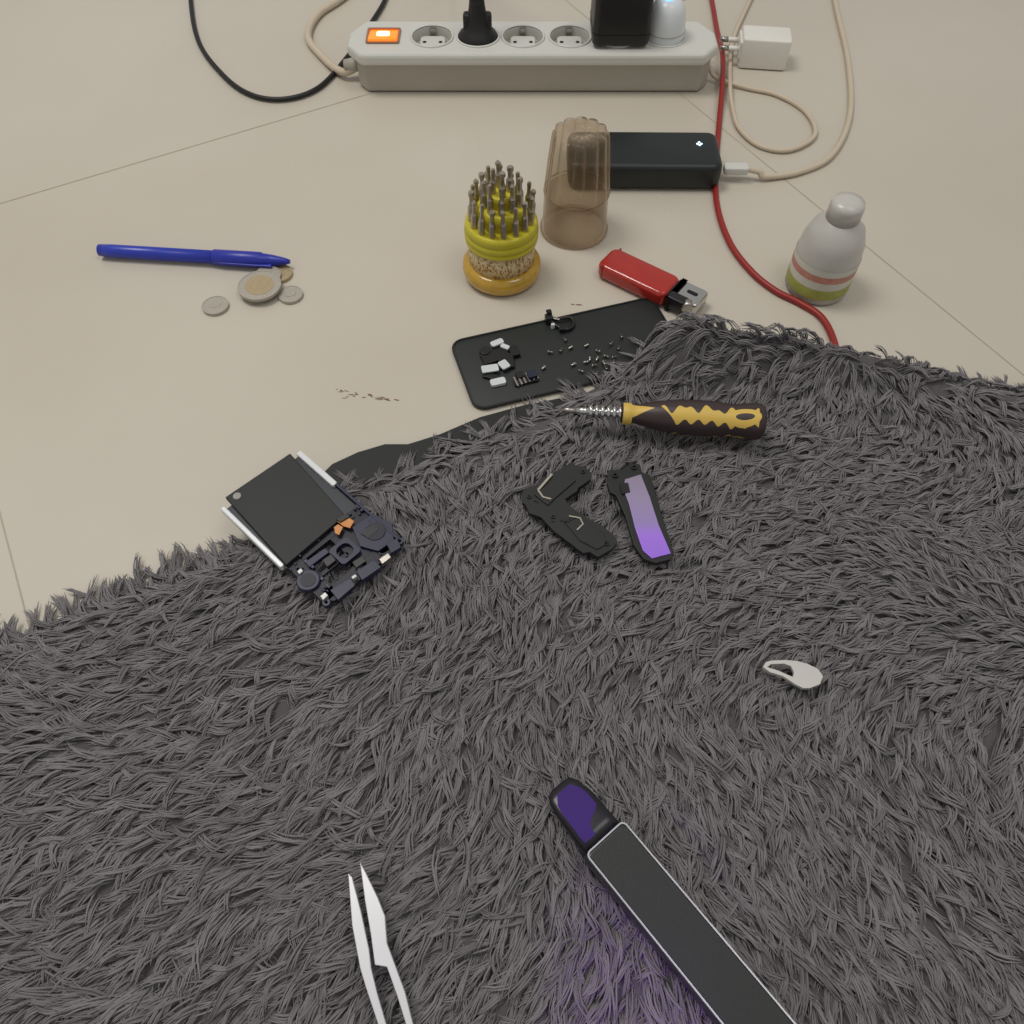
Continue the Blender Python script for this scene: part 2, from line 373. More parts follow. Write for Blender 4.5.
# ---------------------------------------------------------------- red cable, bottle
redc=pm('red_cable',S(146,34,28),.45,var=.1)
z=.0023
group('red_cable',[tube('cable',[(*G(690,-60,z),z),(*G(708,-15,z),z),(*G(717,30,z),z),(*G(721,60,z),.008),(*G(721,90,z),.008),(*G(719,125,z),z),(*G(716,165,z),z),(*G(717,205,z),z),(*G(730,243,z),z),(*G(752,272,z),z),(*G(776,291,z),z),(*G(800,303,z),z),(*G(822,318,z),z),(*G(835,345,z),z),(*G(838,380,z),z)],.0023,redc,sub=12)])
bx,by=G(815,286,0)
bw=pm('bottle_white',S(210,207,200),.3,var=.05,trans=.2)
bt=[lathe('bottle',[(.0190,.0005),(.0215,.002),(.0215,.030),(.0205,.040),(.0170,.050),(.011,.056),(.0085,.058)],(bx,by,0),bw,36),
    lathe('label',[(.0217,.006),(.0217,.030)],(bx,by,0),pm('bottle_label',S(205,203,192),.5),36,capb=False,capt=False),
    lathe('green_band',[(.0218,.006),(.0218,.014)],(bx,by,0),pm('label_green',S(160,165,80),.5,var=.3,scale=200),36,capb=False,capt=False),
    lathe('red_band',[(.0218,.020),(.0218,.025)],(bx,by,0),pm('label_red',S(190,130,115),.5,var=.3,scale=300),36,capb=False,capt=False),
    lathe('cap',[(.0110,.0570),(.0110,.066),(.0100,.069),(.004,.070)],(bx,by,0),bw,24)]
group('glue_bottle',bt)

# ---------------------------------------------------------------- phone back cover used as a tray
tl=G(449,341,.004)
F=frame(tl,(.954,.298))   # +b is away from viewer
TW,TL=.0625,.146
tray=[bev(prism('glass',frr(F,TL/2,-TW/2+.0005,TL,TW,.009,8),.0006,.0028,pm('tray_glass',S(29,34,33),.5,var=.15,scale=30)),.0008),
      ringm('lip',frr(F,TL/2,-TW/2+.0005,TL,TW,.009,8),frr(F,TL/2,-TW/2+.0005,TL-.0022,TW-.0022,.0080,8),.0025,.0034,pm('tray_lip',S(20,22,22),.45))]
group('phone_back_cover',tray)
# screws
scr=[]
scr_px=[(560,352),(572,347),(575,364),(588,345),(590,358),(592,366),(600,352),(603,362),(610,345),(612,358),(618,350),(622,338),(583,372),(607,370),(545,367),(596,375),(566,341),(598,358),(588,362),(548,352),(604,356),(614,364)]
for px,py in scr_px:
    x,y=G(px,py,.004); a=random.uniform(0,6.28)
    M=Vector((math.cos(a),math.sin(a),.15)).to_track_quat('Z','Y').to_matrix()
    scr.append(lathe('screw',[(.0012,0),(.0012,.0007),(.0007,.0008),(.0007,.0030),(.0002,.0034)],(x,y,.0042),steel,8,M=M))
group('small_screws',scr)
# parts heap
def prt(px,py,lx,ly,z0,z1,ang,mat,r=.0005,name='part'):
    x,y=G(px,py,z1); return prism(name,rrect(x,y,lx,ly,min(r,lx*.45,ly*.45),ang),z0,z1,mat,.0002)
whitep=pm('white_parts',S(205,210,212),.4)
bp_=[prt(497,342,.009,.0045,.0055,.0068,.5,whitep,.0015),prt(505,346,.006,.0035,.0055,.0068,-.5,whitep,.001),prt(490,368,.011,.006,.0055,.0065,.2,whitep,.001),
 prt(498,381,.010,.0055,.003,.0052,.3,whitep,.0015),prt(504,364,.006,.007,.0055,.0068,.6,whitep,.001),
 prt(495,355,.018,.010,.003,.0054,.4,black),prt(506,360,.010,.012,.003,.0056,.1,black),prt(485,350,.007,.007,.003,.0062,.9,black,.003),prt(514,350,.006,.009,.003,.006,.3,black),prt(492,376,.012,.004,.003,.0048,-.3,black)]
group('phone_small_parts',bp_)
cn=[]
for i in range(6):
    cn.append(prt(516+i*4,381-i*1.5,.0012,.008,.0030,.0052,.35,steel,.0003,'pin'))
cn+=[prt(526,380,.016,.0045,.003,.0048,.3,black),prt(532,373,.006,.006,.003,.0075,.3,pm('navy_part',S(25,32,55),.4)),prt(520,374,.005,.005,.003,.006,.3,black)]
group('charging_connector',cn)
cm=[prt(549,316,.005,.005,.003,.0085,.2,black),prt(549,311,.0035,.0035,.0085,.0100,.2,dark),
    tube('flex_loop',[(*G(548,318,.006),.006),(*G(556,326,.004),.0045),(*G(566,330,.004),.0045),(*G(573,326,.004),.0045),(*G(571,319,.004),.0050),(*G(560,320,.004),.0055)],.0012,black,8),
    prt(556,318,.006,.002,.003,.0055,-.3,steel),prt(553,324,.0025,.002,.003,.0065,.3,whitep),prt(562,328,.004,.0025,.0045,.0065,.1,black)]
group('camera_module',cm)

# ---------------------------------------------------------------- blanket objects (undersides rest on the pile)
ZU=.0195
foot=[]   # (polygon, underside height)
A=np.array((.724,-.690)); Nn=np.array((.690,.724))
def W(a,n): p=a*A+n*Nn; return (p[0],p[1])
navy=pm('navy_plastic',S(30,32,60),.42,var=.25,scale=300)
navy2=pm('dark_board',S(20,21,38),.5,var=.3,scale=300)
frm=pm('silver_frame',S(218,220,222),.3,.2,var=.05)
def wr(a0,a1,n0,n1,r=.0008,seg=3):
    pts=rrect((a0+a1)/2,(n0+n1)/2,a1-a0,n1-n0,min(r,(a1-a0)*.45,(n1-n0)*.45),0,seg); return [W(*p) for p in pts]
ph=[]
a0,a1,n0,n1=-.281,-.194,.0640,.1195
zf=ZU+.0042
ph.append(prism('frame_side',wr(a0,-.2275,n0,n0+.0028,.001),ZU,zf,frm,.0006))
ph.append(prism('frame_side',wr(a0,-.2480,n1-.0036,n1,.001),ZU,zf,frm,.0006))
ph.append(prism('frame_side',wr(-.248,-.196,n1-.0020,n1-.0004,.0006),ZU,zf,navy,.0003))
ph.append(prism('midplate',wr(a0+.001,-.226,n0+.002,n1-.002,.001),ZU,ZU+.0018,pm('gray_plate',S(60,62,66),.4,.5),.0003))
zb=.0245
pan=GP([(290,453),(345,515),(286,565),(225,497)],zb)
ph.append(prism('display_panel',pan,ZU+.0022,zb,blackm,.0006,3))
hx,hy=G(237,496,zb)
ph.append(prism('lens_hole',circ(hx,hy,.0022,20),zb-.0002,zb+.0002,pm('hole_gray',S(150,148,142),.5)))
foot.append((wr(a0,a1,n0,n1,.001),ZU)); foot.append((pan,ZU+.001))
def bd(a0,a1,n0,n1,h0,h1,mat,r=.0006,name='board_part'): 
    ph.append(prism(name,wr(a0,a1,n0,n1,r),ZU+h0,ZU+h1,mat,.00025))
def pp(name,pts,h0,h1,mat): ph.append(prism(name,GP(pts,ZU+h1),ZU+h0,ZU+h1,mat,.0002))
bd(-.2295,-.2235,.067,.119,0,.0020,navy2,name='board_rail')
bd(-.2245,-.1955,.067,.0765,0,.0022,navy2,.003,name='board_rail')
bd(-.2245,-.1955,.1060,.119,0,.0022,navy2,.003,name='board_rail')
bd(-.2015,-.1930,.070,.116,0,.0022,navy2,.003,name='board_rail')
bd(-.2245,-.2000,.0935,.1075,0,.0018,navy2,name='board_rail')
bd(-.2115,-.2090,.0765,.095,0,.0018,navy2,name='board_rail')
pp('shield_box',[(352,527),(372,514),(392,523),(394,540),(378,551),(360,546)],.001,.0040,navy)
x,y=G(375,531,ZU+.0045); ph.append(prism('coil_disc',circ(x,y,.0056,28),ZU+.004,ZU+.0045,navy2,.0002))
pp('shield_label',[(360,533),(372,525),(379,529),(368,538)],.0045,.0047,black)
x,y=G(308,580,ZU+.004); ph.append(prism('speaker_disc',circ(x,y,.0062,30),ZU+.001,ZU+.0042,navy,.0006)); ph.append(prism('speaker_center',circ(x,y,.0040,24),ZU+.0042,ZU+.0045,navy2))
x,y=G(345,551,ZU+.004)
ph.append(ringm('camera_frame',rrect(x,y,.0125,.0125,.002,-.76,6),rrect(x,y,.0085,.0085,.0035,-.76,6),ZU+.0005,ZU+.0045,navy))
orf=pm('orange_flex',S(205,135,68),.4,var=.2,scale=300)
pp('flex_connector',[(337,521),(345,515),(354,521),(350,528),(343,526)],.0045,.0052,orf)
pp('flex_tail',[(334,527),(338,524),(343,527),(339,535),(335,533)],.0045,.0050,orf)
pp('flex_clip',[(336,519),(346,513),(350,516),(340,522)],.005,.0062,black)
pp('port_shell',[(379,559),(388,553),(391,557),(382,564)],.001,.0045,steel)
pp('port_block',[(356,571),(374,560),(381,567),(362,580)],.001,.0050,navy)
pp('port_block',[(330,590),(350,578),(355,585),(338,600)],.001,.0042,navy)
pp('port_block',[(386,543),(397,538),(401,547),(391,553)],.001,.0044,navy)
pp('chip',[(322,560),(331,554),(336,560),(327,567)],.001,.0040,black)
pp('chip',[(352,562),(362,556),(366,561),(356,568)],.001,.0046,black)
pp('connector',[(305,562),(325,548),(329,552),(309,567)],.001,.0045,navy)
spg=pm('spring_silver',S(180,180,178),.4,.4)
pp('silver_spring',[(320,596),(325,592),(328,595),(323,600)],.002,.0052,spg)
pp('silver_spring',[(297,571),(301,568),(303,571),(299,574)],.002,.0055,spg)
pp('silver_spring',[(351,577),(355,574),(357,576),(353,579)],.002,.0055,spg)
for i in range(60):
    a=random.uniform(-.2280,-.1950); n=random.choice([random.uniform(.069,.0765),random.uniform(.108,.117),random.uniform(.08,.107)])
    if -.2235<a<-.2015 and .0765<n<.107: a=random.choice([random.uniform(-.2290,-.2240),random.uniform(-.2010,-.1945)])
    l=random.uniform(.0008,.0022); w=random.uniform(.0008,.0020); h=random.uniform(.0028,.0046)
    bd(a-l/2,a+l/2,n-w/2,n+w/2,.0015,h,random.choice([navy,navy2,black,navy,pm('slate',S(60,62,90),.4)]),.0003,name='component')
for a,n in [(-.1950,.0680),(-.1950,.1180),(-.2280,.1182)]:
    o=W(a,n); ph.append(ringm('screw_eyelet',circ(*o,.0020,16),circ(*o,.0009,16),ZU,ZU+.0035,navy))
group('smartphone_midframe',ph)

# L-shaped antenna bracket
zk=.0225
Lp=GP([(522,492),(526,488),(538,484),(540,480),(558,470),(572,462),(577,466),(584,466),(592,473),(591,479),(578,488),(577,491),(565,499),(571,507),(586,517),(603,526),(616,537),(617,543),(612,549),(598,557),(590,552),(583,553),(570,543),(554,531),(541,517),(529,513),(526,505),(522,502)],zk)
lb=[prism('bracket',Lp,ZU,zk,blackm,.0002)]
lb.append(prism('raised_plate',GP([(534,494),(562,474),(576,480),(555,498),(548,505)],zk+.001),zk-.001,zk+.0010,blackm,.0003))
lb.append(prism('raised_plate',GP([(566,523),(578,517),(604,533),(608,543),(597,549),(580,540)],zk+.001),zk-.001,zk+.0008,blackm,.0003))
sl=pm('silver_trace',S(185,178,165),.35,.7)
def strip(pts,w,z,mat,name):
    P=[Vector(G(a,b,z)) for a,b in pts]; out=[];ou=[]
    for i,p in enumerate(P):
        d=(P[min(i+1,len(P)-1)]-P[max(i-1,0)]).normalized(); n=Vector((-d.y,d.x))*w/2
        out.append(p+n); ou.append(p-n)
    return prism(name,[tuple(q) for q in out+ou[::-1]],z-.0004,z+.0002,mat)
lb.append(strip([(538,490),(543,497),(551,499)],.0009,zk+.0012,sl,'antenna_trace')); lb.append(strip([(538,490),(545,482),(552,474)],.0013,zk+.0012,sl,'antenna_trace'))
lb.append(strip([(569,516),(580,518),(583,524),(577,530)],.0008,zk+.0010,sl,'antenna_trace'))
for q in [(529,497),(583,472),(607,544),(553,517)]:
    x,y=G(*q,zk); lb.append(ringm('eyelet',circ(x,y,.0013,14),circ(x,y,.0006,14),zk-.0005,zk+.0008,black))
for i in range(12):
    q=random.choice([(540,503),(556,518),(598,538),(577,471),(566,520),(585,545)]); x,y=G(q[0]+random.uniform(-6,6),q[1]+random.uniform(-3,3),zk)
    lb.append(prism('rib',rrect(x,y,random.uniform(.001,.0025),random.uniform(.0006,.0015),.0002,random.uniform(0,3)),zk-.001,zk+random.uniform(.0005,.0011),blackm))
group('antenna_bracket',lb); foot.append((Lp,ZU))

# loudspeaker module
Sp=GP([(608,470),(622,469),(631,463),(640,464),(642,472),(651,476),(663,518),(674,553),(671,559),(656,563),(644,559),(634,545),(625,515),(616,495),(610,492),(607,482)],zk)
fm=D.materials.new('foil_painted_reflection'); fm.use_nodes=True; nt=fm.node_tree; N=nt.nodes; L=nt.links; b=N['Principled BSDF']  # purple light reflected by the panel, painted into its colour as a gradient
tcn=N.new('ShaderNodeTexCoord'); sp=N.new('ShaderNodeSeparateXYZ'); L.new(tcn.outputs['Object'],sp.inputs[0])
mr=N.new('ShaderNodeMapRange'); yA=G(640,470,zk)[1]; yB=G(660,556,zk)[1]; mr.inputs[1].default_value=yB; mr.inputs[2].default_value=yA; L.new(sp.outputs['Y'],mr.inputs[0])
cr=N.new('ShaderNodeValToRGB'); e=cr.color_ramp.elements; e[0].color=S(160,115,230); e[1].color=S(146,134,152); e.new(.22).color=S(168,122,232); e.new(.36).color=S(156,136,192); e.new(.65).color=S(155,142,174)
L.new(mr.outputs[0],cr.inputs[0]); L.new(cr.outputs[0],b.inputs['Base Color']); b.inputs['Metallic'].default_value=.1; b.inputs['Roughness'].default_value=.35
ls=[prism('housing',Sp,ZU,zk,blackm,.0004),
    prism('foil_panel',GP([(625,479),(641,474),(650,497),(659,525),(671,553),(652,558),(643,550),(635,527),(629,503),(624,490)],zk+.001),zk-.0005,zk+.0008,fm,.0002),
    prism('notch_block',GP([(620,484),(628,483),(630,492),(622,494)],zk+.001),zk-.0005,zk+.0014,black)]
for q in [(615,476),(634,468)]:
    x,y=G(*q,zk); ls.append(ringm('eyelet',circ(x,y,.0016,14),circ(x,y,.0008,14),zk-.0005,zk+.0012,black))
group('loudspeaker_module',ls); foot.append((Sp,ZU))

# screwdriver
zs=ZU+.0115
p0=G(583,411,zs); p1=G(764,422,zs); F=frame(p0,(p1[0]-p0[0],p1[1]-p0[1])); SL=math.hypot(p1[0]-p0[0],p1[1]-p0[1])
hm=D.materials.new('yellow_black_grip'); hm.use_nodes=True; nt=hm.node_tree; N=nt.nodes; L=nt.links; b=N['Principled BSDF']
def mth(op,a,bv=None,cl=False):
    n=N.new('ShaderNodeMath'); n.operation=op; n.use_clamp=cl
    for i,q in enumerate((a,bv)):
        if q is None: continue
        if isinstance(q,(int,float)): n.inputs[i].default_value=q
        else: L.new(q,n.inputs[i])
    return n.outputs[0]
tcn=N.new('ShaderNodeTexCoord'); mp=N.new('ShaderNodeMapping'); mp.vector_type='TEXTURE'
mp.inputs['Location'].default_value=(p0[0],p0[1],zs); mp.inputs['Rotation'].default_value=(0,0,math.atan2(p1[1]-p0[1],p1[0]-p0[0]))
L.new(tcn.outputs['Object'],mp.inputs[0]); sp=N.new('ShaderNodeSeparateXYZ'); L.new(mp.outputs[0],sp.inputs[0])
X=sp.outputs['X']; Y=sp.outputs['Y']
ph1=mth('SINE',mth('MULTIPLY',X,470)); ph2=mth('SINE',mth('ADD',mth('MULTIPLY',X,830),1.2))
wob=mth('ADD',mth('MULTIPLY',ph1,.0016),mth('MULTIPLY',ph2,.0013))
up_=mth('LESS_THAN',Y,mth('ADD',wob,-.0016))
lo_=mth('GREATER_THAN',Y,mth('ADD',mth('MULTIPLY',ph2,-.0008),-.0082))
inb=mth('MULTIPLY',up_,lo_)
xin=mth('MULTIPLY',mth('GREATER_THAN',mth('ADD',X,Y),SL*.42),mth('LESS_THAN',X,SL*.95))
yel_=mth('MULTIPLY',inb,xin)
dy=mth('ABSOLUTE',mth('ADD',Y,.001))
ring_=mth('MULTIPLY',mth('GREATER_THAN',X,SL*.22),mth('LESS_THAN',X,SL*.27))
tipy=mth('MULTIPLY',mth('GREATER_THAN',X,SL*.27),mth('LESS_THAN',mth('ADD',X,mth('MULTIPLY',dy,3.2)),SL*.39))
fac=mth('MAXIMUM',mth('MAXIMUM',yel_,ring_),tipy)
ex=mth('DIVIDE',mth('ADD',X,-SL*.875),.0052); ey=mth('DIVIDE',mth('ADD',Y,.0042),.0018)
hole=mth('GREATER_THAN',mth('ADD',mth('MULTIPLY',ex,ex),mth('MULTIPLY',ey,ey)),1.0)
ex2=mth('DIVIDE',mth('ADD',X,-SL*.875),.0090); ey2=mth('DIVIDE',mth('ADD',Y,.0042),.0046)
lp=mth('LESS_THAN',mth('ADD',mth('MULTIPLY',ex2,ex2),mth('MULTIPLY',ey2,ey2)),1.0)
fac=mth('MULTIPLY',mth('MAXIMUM',fac,lp),hole)
mx=N.new('ShaderNodeMix'); mx.data_type='RGBA'; mx.inputs[6].default_value=S(56,43,43); mx.inputs[7].default_value=S(212,178,84); L.new(fac,mx.inputs[0]); L.new(mx.outputs[2],b.inputs['Base Color'])
b.inputs['Roughness'].default_value=.45
s=SL
hp=[(.0055,s*.215),(.0062,s*.225),(.0064,s*.26),(.0054,s*.275),(.0056,s*.30),(.0072,s*.36),(.0086,s*.42),(.0098,s*.52),(.0104,s*.62),(.0103,s*.70),(.0095,s*.78),(.0092,s*.83),(.0098,s*.88),(.0106,s*.94),(.0104,s*.975),(.0090,s*.992),(.0060,s)]
sd=[along(F,hp,zs,'handle',hm,40)]
shp=[(.0018,-.004),(.0022,0)]
for i in range(6):
    q=.003+i*.0034; shp+=[(.0022,q),(.0044,q+.0007),(.0044,q+.0020),(.0022,q+.0028)]
shp+=[(.003,s*.22)]
sd.append(along(F,shp,zs,'shaft',chrome,24))
sd.append(along(F,[(.0002,-.012),(.0016,-.010),(.0018,-.003)],zs,'tip',steel,10))
group('screwdriver',sd)
foot.append((fp(F,[(s*.2,-.007),(s,-.0095),(s,.0095),(s*.2,.007)]),ZU)); foot.append((fp(F,[(.002,-.007),(s*.22,-.007),(s*.22,.005),(.002,.005)]),ZU+.004))

# sim ejector tool
ze=.0225
eo=GP([(763,667),(766,662),(772,660.5),(785,660),(797,661),(808,664),(818,669),(823,676),(820,684),(810,688),(803,688),(795,684),(783,676),(770,672)],ze)
ej=prism('plate',eo,ZU+.001,ze,pm('ejector_metal',S(205,203,198),.35,.3,var=.05),0)
cu=prism('c',GP([(767,667),(771,664),(784,663.5),(791,666),(794,672),(793,677),(787,674.5),(778,670.5)],ze),0,.05,None)
cut(ej,[cu])
if not ej.data.materials: ej.data.materials.append(MC['ejector_metal'])
group('sim_ejector_tool',[ej]); foot.append((eo,ZU))

# vape pen
zv=.0305
q0=Vector((.0388,.0700)); F=frame(q0,(.631,-.776))   # +a along body toward viewer, b to the right/back
bodyL=.125; bw_=.0230
vb=pm('vape_body',S(24,26,26),.5,var=.25,scale=500,bump=.3,bscale=1500)
vp=[bev(prism('body',frr(F,bodyL/2,0,bodyL,bw_,.0025),ZU,zv,pm('gunmetal',S(95,95,98),.35,.8)),.0022,4)]
vp.append(prism('top_panel',frr(F,bodyL/2+.0004,0,bodyL-.0026,bw_-.0028,.0016),zv-.0003,zv+.0005,vb,.0003))
vp.append(ringm('silver_trim',frr(F,bodyL/2,0,bodyL-.0004,bw_-.0012,.0024),frr(F,bodyL/2,0,bodyL-.0018,bw_-.0026,.0018),zv-.0006,zv+.0006,pm('soft_silver',S(165,165,170),.4,.8)))
secs=[(.001,.0098,.0050,0),(-.006,.0098,.0048,0),(-.013,.0094,.0043,0),(-.020,.0090,.0036,0),(-.0250,.0082,.0030,0),(-.0280,.0064,.0022,0),(-.0290,.0035,.0012,0)]
vs=[];fs=[];ns=32
for a,hw,hh,_ in secs:
    for i in range(ns):
        q=2*math.pi*i/ns; c_,s_=math.cos(q),math.sin(q)
        bb=hw*math.copysign(abs(c_)**.45,c_); zz=hh*math.copysign(abs(s_)**.45,s_)
        x,y=F(a,bb); vs.append((x,y,ZU+.0052+zz))
for k in range(len(secs)-1):
    for i in range(ns):
        j=(i+1)%ns; fs.append([k*ns+i,k*ns+j,(k+1)*ns+j,(k+1)*ns+i])
fs.append(list(range(ns))); fs.append([(len(secs)-1)*ns+i for i in range(ns)])
vp.append(mo('mouthpiece',vs,fs,pm('vape_black',S(24,21,30),.3,var=.1),True))
pv=pm('painted_purple_reflection',S(62,38,116),.6,var=.15,scale=120,spec=.2)  # purple light reflected on the mouthpiece, painted as a coloured overlay
def zmp(a): return ZU+.0052+np.interp(-a,[-.001,.006,.013,.020,.025,.028],[.0050,.0048,.0043,.0036,.0030,.0022])+.0002
rows=[]
for a in np.linspace(-.0258,-.0030,14):
    bl_=np.interp(-a,[.003,.006,.010,.018,.022,.0258],[-.0078,-.0080,-.0076,-.0072,-.0066,-.0035])
    br_=np.interp(-a,[.003,.0065,.0095,.0105,.018,.022,.0258],[-.0020,-.0015,.0010,.0068,.0070,.0062,.0035])
    rows.append([(*F(a,bl_+(br_-bl_)*t),zmp(a)) for t in (0,.5,1)])
vv=[p for r_ in rows for p in r_]; ff=[[i*3+j,i*3+j+1,i*3+j+4,i*3+j+3] for i in range(len(rows)-1) for j in range(2)]
vp.append(mo('purple_reflection_overlay',vv,ff,pv,True))
group('vape_pen',vp); foot.append((frr(F,bodyL/2,0,bodyL,bw_,.0025),ZU)); foot.append((fp(F,[(0,-.0098),(-.024,-.008),(-.029,0),(-.024,.008),(0,.0098)]),ZU+.001))

# tweezers
zt_=.0255
tm=pm('white_metal',S(210,210,214),.35,.25,var=.05)
la=GP([(348,873),(352,877),(361,912),(369,950),(371,968),(377,993),(386,1024),(398,1062),(404,1095),(398,1095),(391,1062),(378,1024),(366,988),(360,968),(352,925)],zt_)
ra=GP([(360,862),(366,873),(378,898),(385,916),(387,943),(394,962),(405,992),(413,1024),(417,1062),(412,1095),(406,1095),(410,1062),(406,1024),(397,995),(387,967),(375,965),(371,935),(365,900)],zt_)
tw=[prism('left_arm',la,ZU+.003,zt_,tm,.0003),prism('right_arm',ra,ZU+.003,zt_+.0005,tm,.0003),
    prism('joint',GP([(396,1085),(414,1085),(416,1130),(400,1130)],zt_),ZU+.002,zt_+.0007,tm,.0004)]
group('tweezers',tw); foot.append((la,ZU+.0028)); foot.append((ra,ZU+.0028)); 

# ---------------------------------------------------------------- fur blanket
ep=[(-40,640),(0,625),(110,580),(200,548),(224,540),(262,520),(300,492),(330,478),(400,455),(480,422),(520,408),(560,391),(610,366),(650,338)]
E=GP(ep,.012)+[G(685,312,.040),G(730,314,.042),G(800,318,.042),G(900,326,.042),G(1024,345,.04)]
E=[(-.8,.05)]+E+[(.8,.36)]
ex_=np.array([p[0] for p in E]); ey_=np.array([p[1] for p in E])
def yedge(x): return np.interp(x,ex_,ey_)-.003
ks=rng.normal(0,1,(7,2))*np.array([22,22]); ps=rng.uniform(0,6.28,7)
def nz(x,y,s=1.0):
    r=0
    for (a,b_),p in zip(ks,ps): r=r+np.sin(s*(a*x+b_*y)+p)
    return r/3.0
BY=.366
def hz(x,y):
    d=yedge(x)-y
    k=np.clip(d/.022,0,1); k=k*k*(3-2*k)
    core=.0115+.0012*nz(x,y,2.0)
    bx_=np.clip((x-.066)/.04,0,1); bx_=bx_*bx_*(3-2*bx_)
    bump=.040*np.exp(-((y-BY)/.023)**2)*bx_*(1+.12*nz(x,y,1.5))
    return k*core+np.clip(d/.010,0,1)*bump
gx=np.linspace(-.55,.55,170); 
vs=[];fs=[];ny=120
for i,x in enumerate(gx):
    ye=yedge(x)
    for j in range(ny):
        y=-.30+(ye+.30)*j/(ny-1); vs.append((x,y,float(hz(x,y))+.0008))
for i in range(len(gx)-1):
    for j in range(ny-1): fs.append([i*ny+j,(i+1)*ny+j,(i+1)*ny+j+1,i*ny+j+1])
furbase=pm('fur_backing',S(86,83,84),.9,var=.2,scale=200)
bl_base=mo('backing',vs,fs,furbase,True)

def inpoly(x,y,poly):
    ins=np.zeros(x.shape,bool); n=len(poly); j=n-1
    for i in range(n):
        xi,yi=poly[i]; xj,yj=poly[j]
        c=((yi>y)!=(yj>y))&(x<(xj-xi)*(y-yi)/((yj-yi) if abs(yj-yi)>1e-12 else 1e-12)+xi)
        ins^=c; j=i
    return ins
# tufts: each guide carries a bundle of fine fibres that converge at its tip
NC=26000; FB=6; K=6
x=rng.uniform(-.38,.38,NC); y=rng.uniform(-.10,.42,NC)
keep=(y<yedge(x)-.001); x=x[keep]; y=y[keep]; n=len(x)
d=yedge(x)-y
edge=np.clip(1-d/.026,0,1)
theta=math.radians(-112)+.85*nz(x,y,1.0)+.32*nz(x+3,y-1,3.0)+rng.normal(0,.26,n)
out=math.radians(105)+rng.normal(0,.6,n)
vx=np.cos(theta)*(1-edge)+np.cos(out)*edge*1.2; vy=np.sin(theta)*(1-edge)+np.sin(out)*edge*1.2
theta=np.arctan2(vy,vx)
Ls=rng.uniform(.012,.024,n)*(1-.1*edge); Hh=rng.uniform(.0006,.0052,n)
onb=np.exp(-((y-BY)/.03)**2)*np.clip((x-.07)/.05,0,1)
Hh=Hh*(1+1.3*onb)
curv=rng.normal(0,.5,n); wv=rng.normal(0,.18,n); shade=rng.uniform(0,1,n)
def rep(q): return np.repeat(q,FB)
n2=n*FB
ox=rng.normal(0,.0011,n2); oy=rng.normal(0,.0011,n2); oh=rng.normal(0,.0005,n2)
lf=rng.uniform(.82,1.05,n2); th2=rep(theta)+rng.normal(0,.05,n2)
Ls=rep(Ls)*lf; Hh=rep(Hh); curv=rep(curv)+rng.normal(0,.08,n2); wv=rep(wv); shade=np.clip(rep(shade)*.75+.25*rng.uniform(0,1,n2),0,1)
R=rng.uniform(.00030,.00054,n2)
gx_=rep(x); gy_=rep(y)
P=np.zeros((n2,K,3)); T=np.zeros((n2,K,2))
for k in range(K):
    s_=k/(K-1); a=th2+curv*s_+wv*math.sin(6.0*s_)
    T[:,k,0]=np.cos(a); T[:,k,1]=np.sin(a)
    if k>0:
        gx_=gx_+np.cos(a)*Ls/(K-1); gy_=gy_+np.sin(a)*Ls/(K-1)
    conv=(1-s_)**.8*.85+.12
    X_=gx_+ox*conv; Y_=gy_+oy*conv
    P[:,k,0]=X_; P[:,k,1]=Y_
    prof=1-(1-min(1,s_*1.6))**2 - .30*max(0,s_-.55)
    base_=np.where(Y_<yedge(X_),hz(X_,Y_),0.0)
    P[:,k,2]=np.maximum(base_+Hh*prof+oh*conv*prof+.0006,.0012 if k else 0)
for poly,zu in foot:
    ins=inpoly(P[:,:,0],P[:,:,1],poly)
    P[:,:,2]=np.where(ins,np.minimum(P[:,:,2],zu-.0010),P[:,:,2])
Ft=frame(tl,(.954,.298)); trp=[Ft(0,.001),Ft(TL,.001),Ft(TL,-TW),Ft(0,-TW)]
ins=inpoly(P[:,:,0],P[:,:,1],trp); P[:,:,2]=np.where(ins,np.maximum(P[:,:,2],.0052),P[:,:,2])
tap=np.array([.8,1.0,1.05,.95,.7,.06])
roll=rng.uniform(-.7,.7,n2)[:,None]
V=np.zeros((n2,K,3,3),np.float32)
sx_=-T[:,:,1]; sy_=T[:,:,0]
for c_i,(ca,cb) in enumerate([(1.15,-.25),(0,.85),(-1.15,-.25)]):
    lat=ca*np.cos(roll)-cb*np.sin(roll); ver=ca*np.sin(roll)+cb*np.cos(roll)
    rr=R[:,None]*tap[None,:]
    V[:,:,c_i,0]=P[:,:,0]+sx_*lat*rr; V[:,:,c_i,1]=P[:,:,1]+sy_*lat*rr; V[:,:,c_i,2]=P[:,:,2]+ver*rr
V=V.reshape(-1,3)
idx=(np.arange(n2)*K*3)[:,None]
loc=[]
for k in range(K-1):
    for c_i in range(3):
        j=(c_i+1)%3; loc.append([k*3+c_i,k*3+j,(k+1)*3+j,(k+1)*3+c_i])
loc=np.array(loc).reshape(1,-1)
Fi=(idx+loc).reshape(-1).astype(np.int32); nf=len(Fi)//4
me=D.meshes.new('pile'); me.vertices.add(len(V)); me.vertices.foreach_set('co',V.ravel())
me.loops.add(len(Fi)); me.loops.foreach_set('vertex_index',Fi)
me.polygons.add(nf); me.polygons.foreach_set('loop_start',np.arange(nf,dtype=np.int32)*4)
me.update(calc_edges=True)
me.polygons.foreach_set('use_smooth',np.ones(nf,bool))
at=me.attributes.new('shade','FLOAT','POINT'); at.data.foreach_set('value',np.repeat(shade,K*3).astype(np.float32))
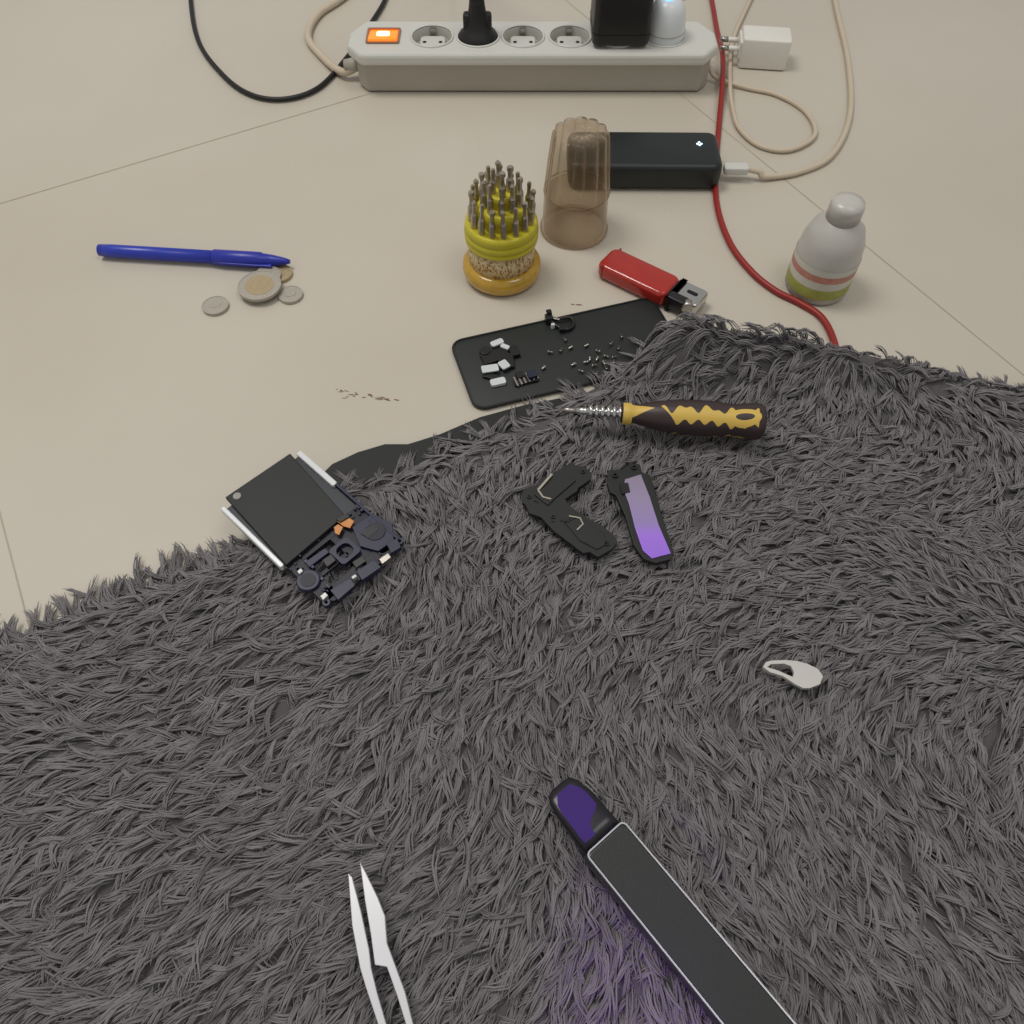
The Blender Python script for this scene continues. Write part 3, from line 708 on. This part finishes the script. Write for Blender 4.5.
fu=D.materials.new('gray_plush_fur'); fu.use_nodes=True; nt=fu.node_tree; N=nt.nodes; L=nt.links; b=N['Principled BSDF']
an=N.new('ShaderNodeAttribute'); an.attribute_name='shade'
cr=N.new('ShaderNodeValToRGB'); e=cr.color_ramp.elements; e[0].color=S(108,104,106); e[1].color=S(136,132,134)
L.new(an.outputs['Fac'],cr.inputs[0]); L.new(cr.outputs[0],b.inputs['Base Color']); b.inputs['Roughness'].default_value=.8; b.inputs['Sheen Weight'].default_value=.2; b.inputs['Specular IOR Level'].default_value=.15
me.materials.append(fu)
pile=link(D.objects.new('pile',me))
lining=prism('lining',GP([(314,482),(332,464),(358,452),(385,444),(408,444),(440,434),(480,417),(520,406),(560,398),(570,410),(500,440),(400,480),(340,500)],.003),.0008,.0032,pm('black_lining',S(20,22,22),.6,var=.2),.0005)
group('fur_blanket',[bl_base,pile,lining])

# ---------------------------------------------------------------- lights, camera
def area(name,loc,size,energy,col,target=(0,.35,0)):
    l=D.lights.new(name,'AREA'); l.shape='DISK'; l.size=size; l.energy=energy; l.color=col
    o=link(D.objects.new(name,l)); o.location=loc
    o.rotation_euler=(Vector(target)-Vector(loc)).to_track_quat('-Z','Y').to_euler(); return o
area('ceiling_lamp',(-.55,.65,1.6),.6,11.5,(1,.97,.92),(-.1,.3,0))
area('second_ceiling_lamp',(.8,.1,2.2),.8,7,(1,.985,.96))
sp=D.lights.new('purple_lamp','SPOT'); sp.energy=1.5; sp.color=(.40,.09,1); sp.spot_size=math.radians(17); sp.spot_blend=.7; sp.shadow_soft_size=.012
so=link(D.objects.new('purple_lamp',sp)); so.location=(.0,-.20,.20); so.rotation_euler=(Vector((.050,.008,.02))-Vector(so.location)).to_track_quat('-Z','Y').to_euler()
w=D.worlds.new('room_light'); SC.world=w; w.use_nodes=True; bg=w.node_tree.nodes['Background']; bg.inputs[0].default_value=(1,.98,.95,1); bg.inputs[1].default_value=.39
cam=D.cameras.new('camera'); cam.sensor_width=36; cam.lens=FOC/1024*36; cam.clip_start=.005
co=link(D.objects.new('camera',cam)); co.location=(0,0,CH); co.rotation_euler=(math.pi/2-TH,0,0)
SC.camera=co
